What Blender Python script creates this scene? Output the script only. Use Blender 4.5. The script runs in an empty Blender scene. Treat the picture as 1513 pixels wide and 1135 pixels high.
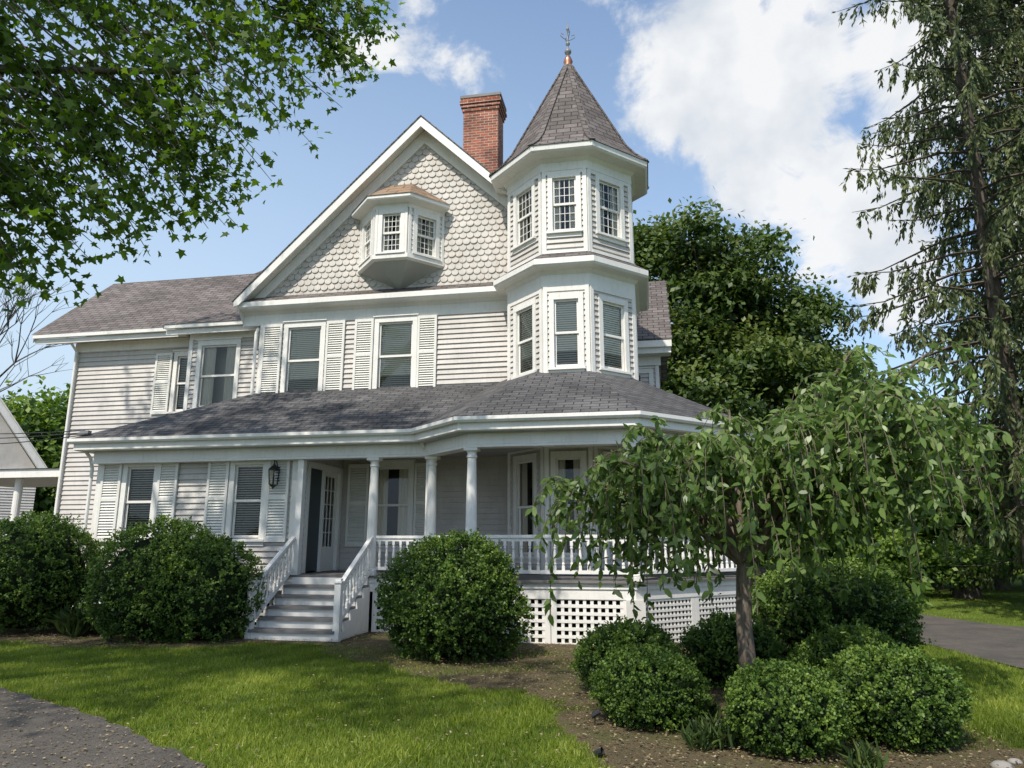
import bpy, math, random
import numpy as np
from mathutils import Vector
R=random.Random(7); rng=np.random.default_rng(7)
scene=bpy.context.scene
scene.view_settings.view_transform='Standard'
scene.view_settings.look='None'
scene.view_settings.exposure=0

# ---------------------------------------------------------------- materials
def newmat(name,base=(.5,.5,.5),rough=.6,spec=.4):
    m=bpy.data.materials.new(name); m.use_nodes=True
    nt=m.node_tree; b=nt.nodes['Principled BSDF']
    b.inputs['Base Color'].default_value=(*base,1); b.inputs['Roughness'].default_value=rough
    b.inputs['Specular IOR Level'].default_value=spec
    return m,nt,b
def N(nt,t,**k):
    n=nt.nodes.new(t)
    for a,v in k.items():
        if a in n.inputs.keys(): n.inputs[a].default_value=v
        else: setattr(n,a,v)
    return n
def ramp(nt,fac,stops):
    r=nt.nodes.new('ShaderNodeValToRGB'); e=r.color_ramp.elements
    while len(e)<len(stops): e.new(.5)
    for i,(p,c) in enumerate(stops):
        e[i].position=p; e[i].color=(*c,1) if len(c)==3 else c
    nt.links.new(fac,r.inputs[0]); return r.outputs[0]
def mixc(nt,fac,a,b,mode='MIX'):
    m=nt.nodes.new('ShaderNodeMix'); m.data_type='RGBA'; m.blend_type=mode
    if isinstance(fac,float): m.inputs[0].default_value=fac
    else: nt.links.new(fac,m.inputs[0])
    for s,x in ((6,a),(7,b)):
        if isinstance(x,tuple): m.inputs[s].default_value=(*x,1)
        else: nt.links.new(x,m.inputs[s])
    return m.outputs[2]
def paint(name,base,rough=.55,var=.12,dirt=(.25,.23,.18),dirtamt=.25):
    m,nt,b=newmat(name,base,rough,.35)
    tc=N(nt,'ShaderNodeTexCoord')
    n1=N(nt,'ShaderNodeTexNoise',Scale=1.3,Detail=6.0,Roughness=.65); nt.links.new(tc.outputs['Object'],n1.inputs['Vector'])
    mp=N(nt,'ShaderNodeMapping'); mp.inputs['Scale'].default_value=(9,9,2.0); nt.links.new(tc.outputs['Object'],mp.inputs[0])
    n2=N(nt,'ShaderNodeTexNoise',Scale=1.6,Detail=5.0,Roughness=.7); nt.links.new(mp.outputs[0],n2.inputs['Vector'])
    lo=tuple(c*(1-var) for c in base); hi=tuple(min(1,c*(1+var*.5)) for c in base)
    c1=ramp(nt,n1.outputs[0],[(.35,lo),(.65,hi)])
    f=ramp(nt,n2.outputs[0],[(.52,(0,0,0)),(.78,(dirtamt,)*3)])
    c2=mixc(nt,f,c1,dirt)
    nt.links.new(c2,b.inputs['Base Color'])
    bp=N(nt,'ShaderNodeBump',Strength=.15,Distance=.01); nt.links.new(n2.outputs[0],bp.inputs['Height']); nt.links.new(bp.outputs[0],b.inputs['Normal'])
    return m
M={}
M['siding']=paint('siding_paint',(.545,.51,.475),.6,.14,(.27,.24,.19),.35)
M['scallop']=paint('scallop_paint',(.53,.495,.45),.65,.2,(.32,.21,.12),.5)
M['trim']=paint('white_trim_paint',(.78,.755,.71),.5,.08,(.36,.31,.22),.3)
M['shutter']=paint('shutter_paint',(.73,.71,.66),.5,.06)
M['ceil']=paint('porch_ceiling_paint',(.42,.42,.40),.6,.08)
M['deck']=paint('deck_paint',(.17,.16,.155),.6,.25)
M['whitebrick']=paint('white_masonry',(.62,.6,.57),.8,.2)
def shingle(name,c1,c2,mort,bw,rh,big,ms=.06):
    m,nt,b=newmat(name,c1,.9,.2)
    uv=N(nt,'ShaderNodeUVMap')
    br=N(nt,'ShaderNodeTexBrick'); nt.links.new(uv.outputs[0],br.inputs['Vector'])
    br.inputs['Color1'].default_value=(*c1,1); br.inputs['Color2'].default_value=(*c2,1); br.inputs['Mortar'].default_value=(*mort,1)
    br.inputs['Scale'].default_value=1; br.inputs['Mortar Size'].default_value=rh*ms; br.inputs['Mortar Smooth'].default_value=.3
    br.inputs['Brick Width'].default_value=bw; br.inputs['Row Height'].default_value=rh
    tc=N(nt,'ShaderNodeTexCoord')
    n=N(nt,'ShaderNodeTexNoise',Scale=.9,Detail=7.0,Roughness=.7); nt.links.new(tc.outputs['Object'],n.inputs['Vector'])
    n2=N(nt,'ShaderNodeTexNoise',Scale=60.0,Detail=3.0); nt.links.new(tc.outputs['Object'],n2.inputs['Vector'])
    f=ramp(nt,n.outputs[0],[(.3,(1-big,)*3),(.7,(1+big,)*3)])
    f2=ramp(nt,n2.outputs[0],[(.3,(.7,.7,.7)),(.7,(1.3,1.3,1.3))])
    c=mixc(nt,1.0,br.outputs[0],f,'MULTIPLY'); c=mixc(nt,1.0,c,f2,'MULTIPLY')
    nt.links.new(c,b.inputs['Base Color'])
    bp=N(nt,'ShaderNodeBump',Strength=.8,Distance=.015,invert=True); nt.links.new(br.outputs['Fac'],bp.inputs['Height'])
    nt.links.new(bp.outputs[0],b.inputs['Normal'])
    return m
M['roof']=shingle('asphalt_shingles',(.110,.094,.087),(.175,.152,.142),(.045,.04,.04),.30,.15,.28,.08)
M['proof']=shingle('porch_shingles',(.070,.068,.070),(.115,.110,.108),(.03,.03,.03),.30,.14,.4,.08)
M['copper_roof']=shingle('rusty_copper_roof',(.27,.175,.11),(.20,.15,.11),(.1,.07,.05),.6,.3,.4)
M['brick']=shingle('red_brick',(.40,.12,.07),(.20,.07,.048),(.40,.34,.28),.23,.078,.5,.14)
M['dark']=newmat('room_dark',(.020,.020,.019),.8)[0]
M['blind']=newmat('window_blind',(.85,.80,.69),.6)[0]
M['curtain']=newmat('curtain_cloth',(.66,.61,.53),.9)[0]
M['black']=newmat('black_metal',(.015,.015,.016),.4)[0]
M['door_dark']=newmat('dark_door_paint',(.03,.045,.05),.35)[0]
m,nt,b=newmat('copper',(.45,.2,.12),.35); b.inputs['Metallic'].default_value=.8; M['copper']=m
M['lead']=newmat('finial_metal',(.2,.2,.21),.4)[0]
m,nt,b=newmat('window_glass'); nt.nodes.remove(b)
tr=N(nt,'ShaderNodeBsdfTransparent'); tr.inputs[0].default_value=(.95,.95,.92,1)
gl=N(nt,'ShaderNodeBsdfGlossy',Roughness=.02); gl.inputs[0].default_value=(.95,.97,1,1)
fr=N(nt,'ShaderNodeFresnel',IOR=1.5); mx=N(nt,'ShaderNodeMixShader')
nt.links.new(fr.outputs[0],mx.inputs[0]); nt.links.new(tr.outputs[0],mx.inputs[1]); nt.links.new(gl.outputs[0],mx.inputs[2])
nt.links.new(mx.outputs[0],nt.nodes['Material Output'].inputs[0]); M['glass']=m
def barkmat(name,c1,c2):
    m,nt,b=newmat(name,c1,.9,.2); tc=N(nt,'ShaderNodeTexCoord')
    mp=N(nt,'ShaderNodeMapping'); mp.inputs['Scale'].default_value=(6,6,1.2); nt.links.new(tc.outputs['Object'],mp.inputs[0])
    n=N(nt,'ShaderNodeTexNoise',Scale=4.0,Detail=8.0,Roughness=.7); nt.links.new(mp.outputs[0],n.inputs['Vector'])
    nt.links.new(ramp(nt,n.outputs[0],[(.35,c1),(.65,c2)]),b.inputs['Base Color'])
    bp=N(nt,'ShaderNodeBump',Strength=.8,Distance=.03); nt.links.new(n.outputs[0],bp.inputs['Height']); nt.links.new(bp.outputs[0],b.inputs['Normal'])
    return m
M['bark']=barkmat('bark',(.05,.04,.03),(.14,.115,.09))
M['bark2']=barkmat('cherry_bark',(.08,.06,.045),(.21,.17,.13))
def leafmat(name,dark,mid,light,trans=.3,rough=.5):
    m,nt,b=newmat(name,mid,rough,.35)
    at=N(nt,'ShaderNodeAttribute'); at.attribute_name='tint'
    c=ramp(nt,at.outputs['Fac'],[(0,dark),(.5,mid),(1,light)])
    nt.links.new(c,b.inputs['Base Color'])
    t=N(nt,'ShaderNodeBsdfTranslucent'); hs=N(nt,'ShaderNodeHueSaturation',Value=1.6,Saturation=1.1); nt.links.new(c,hs.inputs['Color']); nt.links.new(hs.outputs[0],t.inputs[0])
    mx=N(nt,'ShaderNodeMixShader'); mx.inputs[0].default_value=trans
    nt.links.new(b.outputs[0],mx.inputs[1]); nt.links.new(t.outputs[0],mx.inputs[2]); nt.links.new(mx.outputs[0],nt.nodes['Material Output'].inputs[0])
    return m
M['box_leaf']=leafmat('boxwood_leaf',(.016,.036,.008),(.07,.13,.02),(.17,.25,.045),.28)
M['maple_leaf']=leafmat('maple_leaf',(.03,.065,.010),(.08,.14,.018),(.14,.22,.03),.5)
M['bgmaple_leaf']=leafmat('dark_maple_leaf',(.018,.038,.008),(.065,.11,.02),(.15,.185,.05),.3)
M['bright_leaf']=leafmat('bright_leaf',(.03,.07,.012),(.10,.17,.025),(.20,.29,.05),.38)
M['spruce_leaf']=leafmat('spruce_needles',(.02,.036,.013),(.07,.095,.034),(.16,.18,.06),.2)
M['cherry_leaf']=leafmat('cherry_leaf',(.045,.085,.015),(.12,.19,.045),(.26,.34,.12),.4,.36)
M['grass']=leafmat('grass_blade',(.06,.09,.012),(.16,.22,.024),(.30,.34,.06),.4)
M['daylily']=leafmat('daylily_leaf',(.03,.06,.02),(.08,.13,.035),(.16,.2,.06),.3)
m,nt,b=newmat('dark_shade_fill',(.012,.02,.007),.95,.1); M['shade_fill']=m  # near-black, stands in for shade inside shrubs and behind lattice
m,nt,b=newmat('asphalt',(.06,.06,.06),.9,.3); tc=N(nt,'ShaderNodeTexCoord')
n=N(nt,'ShaderNodeTexNoise',Scale=110.0,Detail=4.0); nt.links.new(tc.outputs['Object'],n.inputs['Vector'])
n2=N(nt,'ShaderNodeTexNoise',Scale=1.6,Detail=6.0,Roughness=.7); nt.links.new(tc.outputs['Object'],n2.inputs['Vector'])
c=mixc(nt,1.0,ramp(nt,n.outputs[0],[(.3,(.04,.037,.035)),(.7,(.13,.12,.105))]),ramp(nt,n2.outputs[0],[(.3,(.65,.65,.65)),(.7,(1.4,1.28,1.15))]),'MULTIPLY')
nt.links.new(c,b.inputs['Base Color']); bp=N(nt,'ShaderNodeBump',Strength=.5,Distance=.01); nt.links.new(n.outputs[0],bp.inputs['Height']); nt.links.new(bp.outputs[0],b.inputs['Normal']); M['asphalt']=m
m,nt,b=newmat('ground_soil_grass',(.1,.1,.05),.95,.1); tc=N(nt,'ShaderNodeTexCoord'); at=N(nt,'ShaderNodeAttribute'); at.attribute_name='bed'
n=N(nt,'ShaderNodeTexNoise',Scale=1.4,Detail=8.0,Roughness=.7); nt.links.new(tc.outputs['Object'],n.inputs['Vector'])
n2=N(nt,'ShaderNodeTexNoise',Scale=45.0,Detail=5.0,Roughness=.7); nt.links.new(tc.outputs['Object'],n2.inputs['Vector'])
gr=mixc(nt,.5,ramp(nt,n.outputs[0],[(.3,(.07,.11,.015)),(.7,(.15,.20,.03))]),ramp(nt,n2.outputs[0],[(.3,(.05,.085,.012)),(.7,(.16,.21,.035))]))
bd=mixc(nt,.5,ramp(nt,n.outputs[0],[(.36,(.10,.08,.045)),(.5,(.14,.11,.06)),(.62,(.08,.10,.03))]),ramp(nt,n2.outputs[0],[(.3,(.045,.035,.02)),(.5,(.11,.085,.048)),(.7,(.24,.19,.115))]))
nt.links.new(mixc(nt,at.outputs['Fac'],gr,bd),b.inputs['Base Color'])
bp=N(nt,'ShaderNodeBump',Strength=.9,Distance=.03); nt.links.new(n2.outputs[0],bp.inputs['Height']); nt.links.new(bp.outputs[0],b.inputs['Normal']); M['ground']=m
m,nt,b=newmat('litter',(.2,.14,.08),.9); at=N(nt,'ShaderNodeAttribute'); at.attribute_name='tint'
nt.links.new(ramp(nt,at.outputs['Fac'],[(0,(.05,.04,.022)),(.5,(.15,.115,.06)),(1,(.36,.28,.16))]),b.inputs['Base Color']); M['litter']=m
M['stone']=paint('stone',(.3,.28,.25),.9,.3)

# ---------------------------------------------------------------- builders
def empty(name,loc=(0,0,0)):
    e=bpy.data.objects.new(name,None); e.location=loc; e.empty_display_size=.3
    scene.collection.objects.link(e); return e
class MB:
    def __init__(s): s.v=[];s.f=[];s.m=[];s.ms=[]
    def face(s,pts,mat):
        if mat not in s.ms: s.ms.append(mat)
        i=len(s.v); s.v+= [tuple(p) for p in pts]; s.f.append(tuple(range(i,i+len(pts)))); s.m.append(s.ms.index(mat))
    def box8(s,c,mat):
        for q in ((0,1,2,3),(4,7,6,5),(0,4,5,1),(1,5,6,2),(2,6,7,3),(3,7,4,0)): s.face([c[i] for i in q],mat)
    def box(s,x0,x1,y0,y1,z0,z1,mat):
        s.box8([(x0,y0,z0),(x1,y0,z0),(x1,y1,z0),(x0,y1,z0),(x0,y0,z1),(x1,y0,z1),(x1,y1,z1),(x0,y1,z1)],mat)
    def fbox(s,fr,u0,u1,o0,o1,z0,z1,mat):
        s.box8([fr(u0,o0,z0),fr(u1,o0,z0),fr(u1,o1,z0),fr(u0,o1,z0),fr(u0,o0,z1),fr(u1,o0,z1),fr(u1,o1,z1),fr(u0,o1,z1)],mat)
    def beam(s,p0,p1,w,h,mat):
        p0=Vector(p0);p1=Vector(p1);d=(p1-p0).normalized()
        sd=d.cross(Vector((0,0,1)));
        if sd.length<1e-4: sd=Vector((1,0,0))
        sd.normalize(); up=sd.cross(d).normalized()
        c=[]
        for p in (p0,p1):
            for a,b in ((-1,-1),(1,-1),(1,1),(-1,1)): c.append(tuple(p+sd*a*w/2+up*b*h/2))
        s.box8(c,mat)
    def lathe(s,cx,cy,prof,mat,n=16):
        for (r0,z0),(r1,z1) in zip(prof[:-1],prof[1:]):
            for k in range(n):
                a=2*math.pi*k/n;b=2*math.pi*(k+1)/n
                s.face([(cx+r0*math.cos(a),cy+r0*math.sin(a),z0),(cx+r0*math.cos(b),cy+r0*math.sin(b),z0),(cx+r1*math.cos(b),cy+r1*math.sin(b),z1),(cx+r1*math.cos(a),cy+r1*math.sin(a),z1)],mat)
    def tube(s,pts,rad,mat,n=7):
        rings=[];prev=None
        for i,p in enumerate(pts):
            p=Vector(p); d=(Vector(pts[min(i+1,len(pts)-1)])-Vector(pts[max(i-1,0)])).normalized()
            a=d.cross(Vector((0,0,1)) if abs(d.z)<.9 else Vector((1,0,0))).normalized()
            if prev is not None:
                a=(prev-d*prev.dot(d)).normalized()
            prev=a; b=d.cross(a)
            rings.append([tuple(p+(a*math.cos(2*math.pi*k/n)+b*math.sin(2*math.pi*k/n))*rad[i]) for k in range(n)])
        for r0,r1 in zip(rings[:-1],rings[1:]):
            for k in range(n): s.face([r0[k],r0[(k+1)%n],r1[(k+1)%n],r1[k]],mat)
    def sweep(s,path,prof,mats,closed=False):
        offs=[off(path,o,closed) for o,z in prof]
        n=len(path)
        for i in range(len(prof)-1):
            mt=mats if isinstance(mats,str) else mats[i]
            for k in range(n if closed else n-1):
                k2=(k+1)%n
                a,b=offs[i][k],offs[i][k2];c,d=offs[i+1][k2],offs[i+1][k]
                s.face([(*a,prof[i][1]),(*b,prof[i][1]),(*c,prof[i+1][1]),(*d,prof[i+1][1])],mt)
    def exxz(s,pts,y0,y1,mat):
        s.face([(x,y0,z) for x,z in pts],mat); s.face([(x,y1,z) for x,z in pts],mat)
        for i in range(len(pts)):
            a=pts[i];b=pts[(i+1)%len(pts)]
            s.face([(a[0],y0,a[1]),(b[0],y0,b[1]),(b[0],y1,b[1]),(a[0],y1,a[1])],mat)
    def build(s,name,parent=None,smooth=False):
        me=bpy.data.meshes.new(name); me.from_pydata(s.v,[],s.f)
        for x in s.ms: me.materials.append(M[x])
        me.polygons.foreach_set('material_index',s.m)
        uv=me.uv_layers.new(name='UVMap'); arr=np.zeros((len(s.v),2))
        V=np.array(s.v); me.update()
        Nn=np.zeros(len(s.f)*3); me.polygons.foreach_get('normal',Nn); Nn=Nn.reshape(-1,3)
        for f,n in zip(s.f,Nn):
            if n[2]<0: n=-n
            h=np.array([-n[1],n[0],0.]); l=np.linalg.norm(h)
            if l<1e-3: h=np.array([1.,0,0]); sv=np.array([0,1.,0])
            else: h/=l; sv=np.cross(n,h)
            P=V[f[0]:f[-1]+1]; arr[f[0]:f[-1]+1,0]=P@h; arr[f[0]:f[-1]+1,1]=P@sv
        uv.data.foreach_set('uv',arr.ravel())
        if smooth:
            import bmesh
            bm=bmesh.new(); bm.from_mesh(me); bmesh.ops.remove_doubles(bm,verts=bm.verts,dist=1e-5); bm.to_mesh(me); bm.free()
            me.polygons.foreach_set('use_smooth',[True]*len(me.polygons))
        ob=bpy.data.objects.new(name,me); scene.collection.objects.link(ob)
        if parent: ob.parent=parent
        return ob
def off(path,d,closed=False):
    n=len(path);res=[]
    def nr(a,b):
        dx,dy=b[0]-a[0],b[1]-a[1];l=math.hypot(dx,dy);return (dy/l,-dx/l)
    for i in range(n):
        if closed: n1=nr(path[i-1],path[i]);n2=nr(path[i],path[(i+1)%n])
        else:
            n1=nr(path[max(i-1,0)],path[max(i-1,0)+1]); j=min(i,n-2); n2=nr(path[j],path[j+1])
            if i==0:n1=n2
            if i==n-1:n2=n1
        k=1+n1[0]*n2[0]+n1[1]*n2[1]
        res.append((path[i][0]+(n1[0]+n2[0])/k*d,path[i][1]+(n1[1]+n2[1])/k*d))
    return res
class Fr:
    def __init__(s,p0,p1):
        s.p=p0;dx,dy=p1[0]-p0[0],p1[1]-p0[1];s.L=math.hypot(dx,dy);s.u=(dx/s.L,dy/s.L);s.n=(s.u[1],-s.u[0])
    def __call__(s,u,o,z): return (s.p[0]+s.u[0]*u+s.n[0]*o,s.p[1]+s.u[1]*u+s.n[1]*o,z)

def siding(mb,fr,z0,z1,ops=(),u0=0,u1=None,e=.118,mat='siding'):
    u1=fr.L if u1 is None else u1
    z=z0
    while z<z1-1e-4:
        zt=min(z+e,z1);zc=(z+zt)/2
        iv=[(u0,u1)]
        for (a,b,c,d) in ops:
            if c<zc<d:
                niv=[]
                for s,t in iv:
                    if b<=s or a>=t: niv.append((s,t));continue
                    if a>s:niv.append((s,a))
                    if b<t:niv.append((b,t))
                iv=niv
        for s,t in iv:
            j=R.uniform(-.003,.003)
            mb.face([fr(s,.036+j,z),fr(t,.036+j,z),fr(t,.004,zt),fr(s,.004,zt)],mat)
            mb.face([fr(s,.002,z),fr(t,.002,z),fr(t,.036+j,z),fr(s,.036+j,z)],mat)
        z=zt
def OP(uc,w,z0,z1): return (uc-w/2-.05,uc+w/2+.05,z0-.05,z1+.05)
def window(T,G,fr,uc,w,z0,z1,munt=None,blind=.6,tw=.11,curt=False,cap=True,dk='dark',closed=0):
    a,b=uc-w/2,uc+w/2
    T.fbox(fr,a-tw,a,-.02,.05,z0-.03,z1,'trim');T.fbox(fr,b,b+tw,-.02,.05,z0-.03,z1,'trim')
    T.fbox(fr,a-tw,b+tw,-.02,.052,z1,z1+tw+.02,'trim')
    if cap: T.fbox(fr,a-tw-.03,b+tw+.03,0,.085,z1+tw+.021,z1+tw+.055,'trim')
    T.fbox(fr,a-tw-.025,b+tw+.025,-.02,.095,z0-.075,z0-.031,'trim')
    T.fbox(fr,a-tw,b+tw,-.02,.045,z0-.16,z0-.076,'trim')
    for q in (a,b): T.face([fr(q,.0,z0),fr(q,-.10,z0),fr(q,-.10,z1),fr(q,.0,z1)],'trim')
    T.face([fr(a,.0,z1),fr(b,.0,z1),fr(b,-.10,z1),fr(a,-.10,z1)],'trim')
    T.face([fr(a,.0,z0-.03),fr(b,.0,z0-.03),fr(b,-.10,z0),fr(a,-.10,z0)],'trim')
    zm=(z0+z1)/2;s=.04
    for (c,d,o) in ((zm-.02,z1,-.005),(z0,zm+.02,-.032)):
        T.fbox(fr,a,a+s,o-.025,o,c,d,'trim');T.fbox(fr,b-s,b,o-.025,o,c,d,'trim')
        T.fbox(fr,a+s,b-s,o-.025,o-.001,d-s,d,'trim');T.fbox(fr,a+s,b-s,o-.025,o-.001,c,c+s+.01,'trim')
        G.face([fr(a+s,o-.014,c+s),fr(b-s,o-.014,c+s),fr(b-s,o-.014,d-s),fr(a+s,o-.014,d-s)],'glass')
        if munt:
            nx,ny=munt
            for i in range(1,nx):
                q=a+s+(w-2*s)*i/nx;T.fbox(fr,q-.006,q+.006,o-.02,o-.004,c+s,d-s,'trim')
            for j in range(1,ny):
                q=c+s+(d-c-2*s)*j/ny;T.fbox(fr,a+s,b-s,o-.021,o-.005,q-.006,q+.006,'trim')
    if blind>0:
        zz=z1-.03;zb=z1-(z1-z0)*blind
        while zz>zb:
            cl=closed if zz>z0+(z1-z0)*.25 else 0
            if cl: G.face([fr(a+.01,-.072,zz),fr(b-.01,-.072,zz),fr(b-.01,-.064,zz-.040),fr(a+.01,-.064,zz-.040)],'blind')
            else: G.face([fr(a+.01,-.066,zz),fr(b-.01,-.066,zz),fr(b-.01,-.09,zz-.020),fr(a+.01,-.09,zz-.020)],'blind')
            zz-=.047
    if curt:
        for (p,q) in ((a,a+w*.34),(b-w*.34,b)):
            k=7
            for i in range(k):
                G.face([fr(p+(q-p)*i/k,-.07-.02*(i%2),z0),fr(p+(q-p)*(i+1)/k,-.07-.02*((i+1)%2),z0),fr(p+(q-p)*(i+1)/k,-.07-.02*((i+1)%2),z1),fr(p+(q-p)*i/k,-.07-.02*(i%2),z1)],'curtain')
    a2,b2,c2,d2=a-.05,b+.05,z0-.05,z1+.05
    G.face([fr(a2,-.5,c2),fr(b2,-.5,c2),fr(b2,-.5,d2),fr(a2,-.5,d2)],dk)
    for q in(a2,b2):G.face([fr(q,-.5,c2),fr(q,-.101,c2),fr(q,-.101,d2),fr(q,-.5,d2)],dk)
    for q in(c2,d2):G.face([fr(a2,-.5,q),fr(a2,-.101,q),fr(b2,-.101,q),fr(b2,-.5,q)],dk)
def shutter(S,fr,u0,u1,z0,z1):
    st=.055
    S.fbox(fr,u0,u0+st,.041,.08,z0,z1,'shutter');S.fbox(fr,u1-st,u1,.041,.08,z0,z1,'shutter')
    zm=z0+(z1-z0)*.52
    for c,d in((z0,z0+.09),(zm-.035,zm+.035),(z1-.07,z1)): S.fbox(fr,u0+st,u1-st,.043,.078,c,d,'shutter')
    for c,d in((z0+.09,zm-.035),(zm+.035,z1-.07)):
        n=int((d-c)/.052);p=(d-c)/n
        for i in range(n):
            z=c+i*p
            S.face([fr(u0+st,.076,z),fr(u1-st,.076,z),fr(u1-st,.046,z+p*.72),fr(u0+st,.046,z+p*.72)],'shutter')
            S.face([fr(u0+st,.076,z),fr(u1-st,.076,z),fr(u1-st,.066,z-.007),fr(u0+st,.066,z-.007)],'shutter')
    S.face([fr(u0+st,.042,z0),fr(u1-st,.042,z0),fr(u1-st,.042,z1),fr(u0+st,.042,z1)],'shutter')

house=empty('victorian_house')
W=MB();T=MB();G=MB();S=MB();RF=MB()
YG=15.4
f_g=Fr((-9.04,YG),(-2.84,YG))
w1c,w2c=-7.885+9.04,-5.615+9.04
siding(W,f_g,4.6,6.75,[OP(w1c,.84,4.97,6.62),OP(w2c,.82,4.97,6.62)])
window(T,G,f_g,w1c,.84,4.97,6.60,blind=.97,closed=1);window(T,G,f_g,w2c,.82,4.97,6.60,blind=.97,closed=1)
for a,b in((-8.95,-8.45),(-7.32,-6.86),(-6.61,-6.15),(-5.08,-4.62)): shutter(S,f_g,a+9.04,b+9.04,4.90,6.70)
T.fbox(f_g,0,.13,.0,.045,4.6,6.75,'trim'); T.fbox(f_g,f_g.L-.1,f_g.L,.0,.045,4.9,6.75,'trim')
W.face([(-9.04,15.4,0),(-9.04,15.4,7),(-9.04,25,7),(-9.04,25,0)],'siding')
f_p=Fr((-6.77,YG),(-2.84,YG)); pc=-5.58+6.77
siding(W,f_p,.9,3.5,[OP(pc,.8,1.55,3.25)])
window(T,G,f_p,pc,.8,1.55,3.22,blind=.0,curt=True)
shutter(S,f_p,pc-1.02,pc-.53,1.5,3.3);shutter(S,f_p,pc+.53,pc+1.02,1.5,3.3)
f_l=Fr((-11.33,13.4),(-6.77,13.4)); o=11.33
wa,wb=-10.31+o,-7.87+o
siding(W,f_l,.72,3.4,[OP(wa,.62,1.68,3.12),OP(wb,.62,1.68,3.12)])
window(T,G,f_l,wa,.62,1.68,3.12,blind=.98);window(T,G,f_l,wb,.62,1.68,3.12,blind=.98)
for a,b in((-11.2,-10.74),(-9.88,-9.44),(-8.76,-8.30),(-7.44,-6.98)): shutter(S,f_l,a+o,b+o,1.6,3.24)
T.fbox(f_l,0,.11,0,.045,.72,3.4,'trim');T.fbox(f_l,f_l.L-.16,f_l.L,0,.045,.9,3.4,'trim');T.fbox(f_l,0,f_l.L,.0,.05,.55,.72,'trim')
f_ls=Fr((-11.33,17),(-11.33,13.4)); siding(W,f_ls,.72,3.6)
f_d=Fr((-6.77,13.4),(-6.77,YG))
siding(W,f_d,.9,3.5,[(.3,1.85,.9,3.2)])
T.fbox(f_d,0,.16,.0,.045,.9,3.45,'trim')
T.fbox(f_d,.22,.34,-.02,.05,1.0,3.2,'trim');T.fbox(f_d,1.80,1.92,-.02,.05,1.0,3.2,'trim');T.fbox(f_d,.34,1.80,-.02,.05,3.08,3.2,'trim');T.fbox(f_d,1.02,1.09,-.04,.03,1.0,3.08,'trim')
G.fbox(f_d,.34,1.02,-.07,-.03,1.02,3.08,'door_dark')
for (c,d) in((1.15,1.75),(1.9,2.9)): G.fbox(f_d,.45,.92,-.03,-.018,c,d,'door_dark')
T.fbox(f_d,1.09,1.19,-.06,-.02,1.0,3.08,'trim');T.fbox(f_d,1.70,1.80,-.06,-.02,1.0,3.08,'trim');T.fbox(f_d,1.19,1.70,-.06,-.021,1.0,1.5,'trim');T.fbox(f_d,1.19,1.70,-.06,-.021,2.98,3.08,'trim')
G.face([f_d(1.19,-.045,1.5),f_d(1.70,-.045,1.5),f_d(1.70,-.045,2.98),f_d(1.19,-.045,2.98)],'glass')
for i in(1,2): T.fbox(f_d,1.19+.17*i-.01,1.19+.17*i+.01,-.055,-.03,1.5,2.98,'trim')
for i in range(1,5): T.fbox(f_d,1.19,1.70,-.054,-.031,1.5+.296*i-.01,1.5+.296*i+.01,'trim')
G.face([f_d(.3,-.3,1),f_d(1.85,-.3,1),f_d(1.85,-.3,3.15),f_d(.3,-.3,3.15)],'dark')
f_s=Fr((-11.26,15.9),(-9.04,15.9)); sc=-10.42+11.26
siding(W,f_s,3.9,6.6,[OP(sc,.96,4.85,6.42)])
window(T,G,f_s,sc,.96,4.85,6.42,blind=.0,curt=True,dk='curtain')
T.fbox(f_s,0,.1,0,.045,3.9,6.6,'trim');T.fbox(f_s,0,f_s.L,0,.05,6.58,6.8,'trim')
W.face([(-11.26,15.9,3.5),(-11.26,15.9,6.8),(-11.26,17,6.8),(-11.26,17,3.5)],'siding')
f_w=Fr((-15.1,16.5),(-9.04,16.5)); wc=-11.62+15.1
siding(W,f_w,.72,6.8,[OP(wc,.72,4.9,6.35)],e=.122)
window(T,G,f_w,wc,.72,4.9,6.35,blind=.9); shutter(S,f_w,wc-.98,wc-.5,4.82,6.45)
T.fbox(f_w,0,.12,0,.045,.72,6.6,'trim');T.fbox(f_w,0,f_w.L,0,.05,6.6,6.85,'trim');T.fbox(f_w,0,f_w.L,0,.05,.55,.72,'trim')
f_ww=Fr((-15.1,20.8),(-15.1,16.5)); siding(W,f_ww,.72,6.9); W.face([(-15.1,16.5,6.85),(-15.1,20.8,6.85),(-15.1,18.64,9.2)],'siding')
W.face([(-15.1,16.55,0),(-9,16.55,0),(-9,16.55,.6),(-15.1,16.55,.6)],'whitebrick')
def gut(x0,x1,y,z):
    T.box(x0,x1,y,y+.09,z-.05,z+.05,'trim')
    T.box(x0,x1,y+.095,y+.5,z-.09,z-.055,'trim'); T.box(x0,x1,y+.09,y+.115,z-.19,z-.09,'trim')
gut(-16.0,-11.7,15.95,6.95); gut(-11.75,-8.95,15.5,6.86)
def roofq(pts): RF.face(pts,'roof')
roofq([(-16.05,15.94,7.0),(-8,15.94,7.0),(-8,18.64,9.42),(-16.05,18.64,9.42)]);roofq([(-16.05,21.3,7.0),(-8,21.3,7.0),(-8,18.64,9.42),(-16.05,18.64,9.42)])
T.face([(-16.0,15.98,6.97),(-16.0,15.98,6.78),(-16.0,18.64,9.2),(-16.0,18.64,9.4)],'trim')
T.face([(-16.0,15.98,6.9),(-15.1,15.98,6.9),(-15.1,18.64,9.28),(-16.0,18.64,9.28)],'trim')
roofq([(-11.78,15.48,6.91),(-8.9,15.48,6.91),(-8.9,17.0,7.97),(-11.78,17.0,7.97)])
T.face([(-11.78,15.5,6.9),(-11.78,15.5,6.8),(-11.78,16.6,7.3),(-11.78,16.9,7.88)],'trim')
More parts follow.
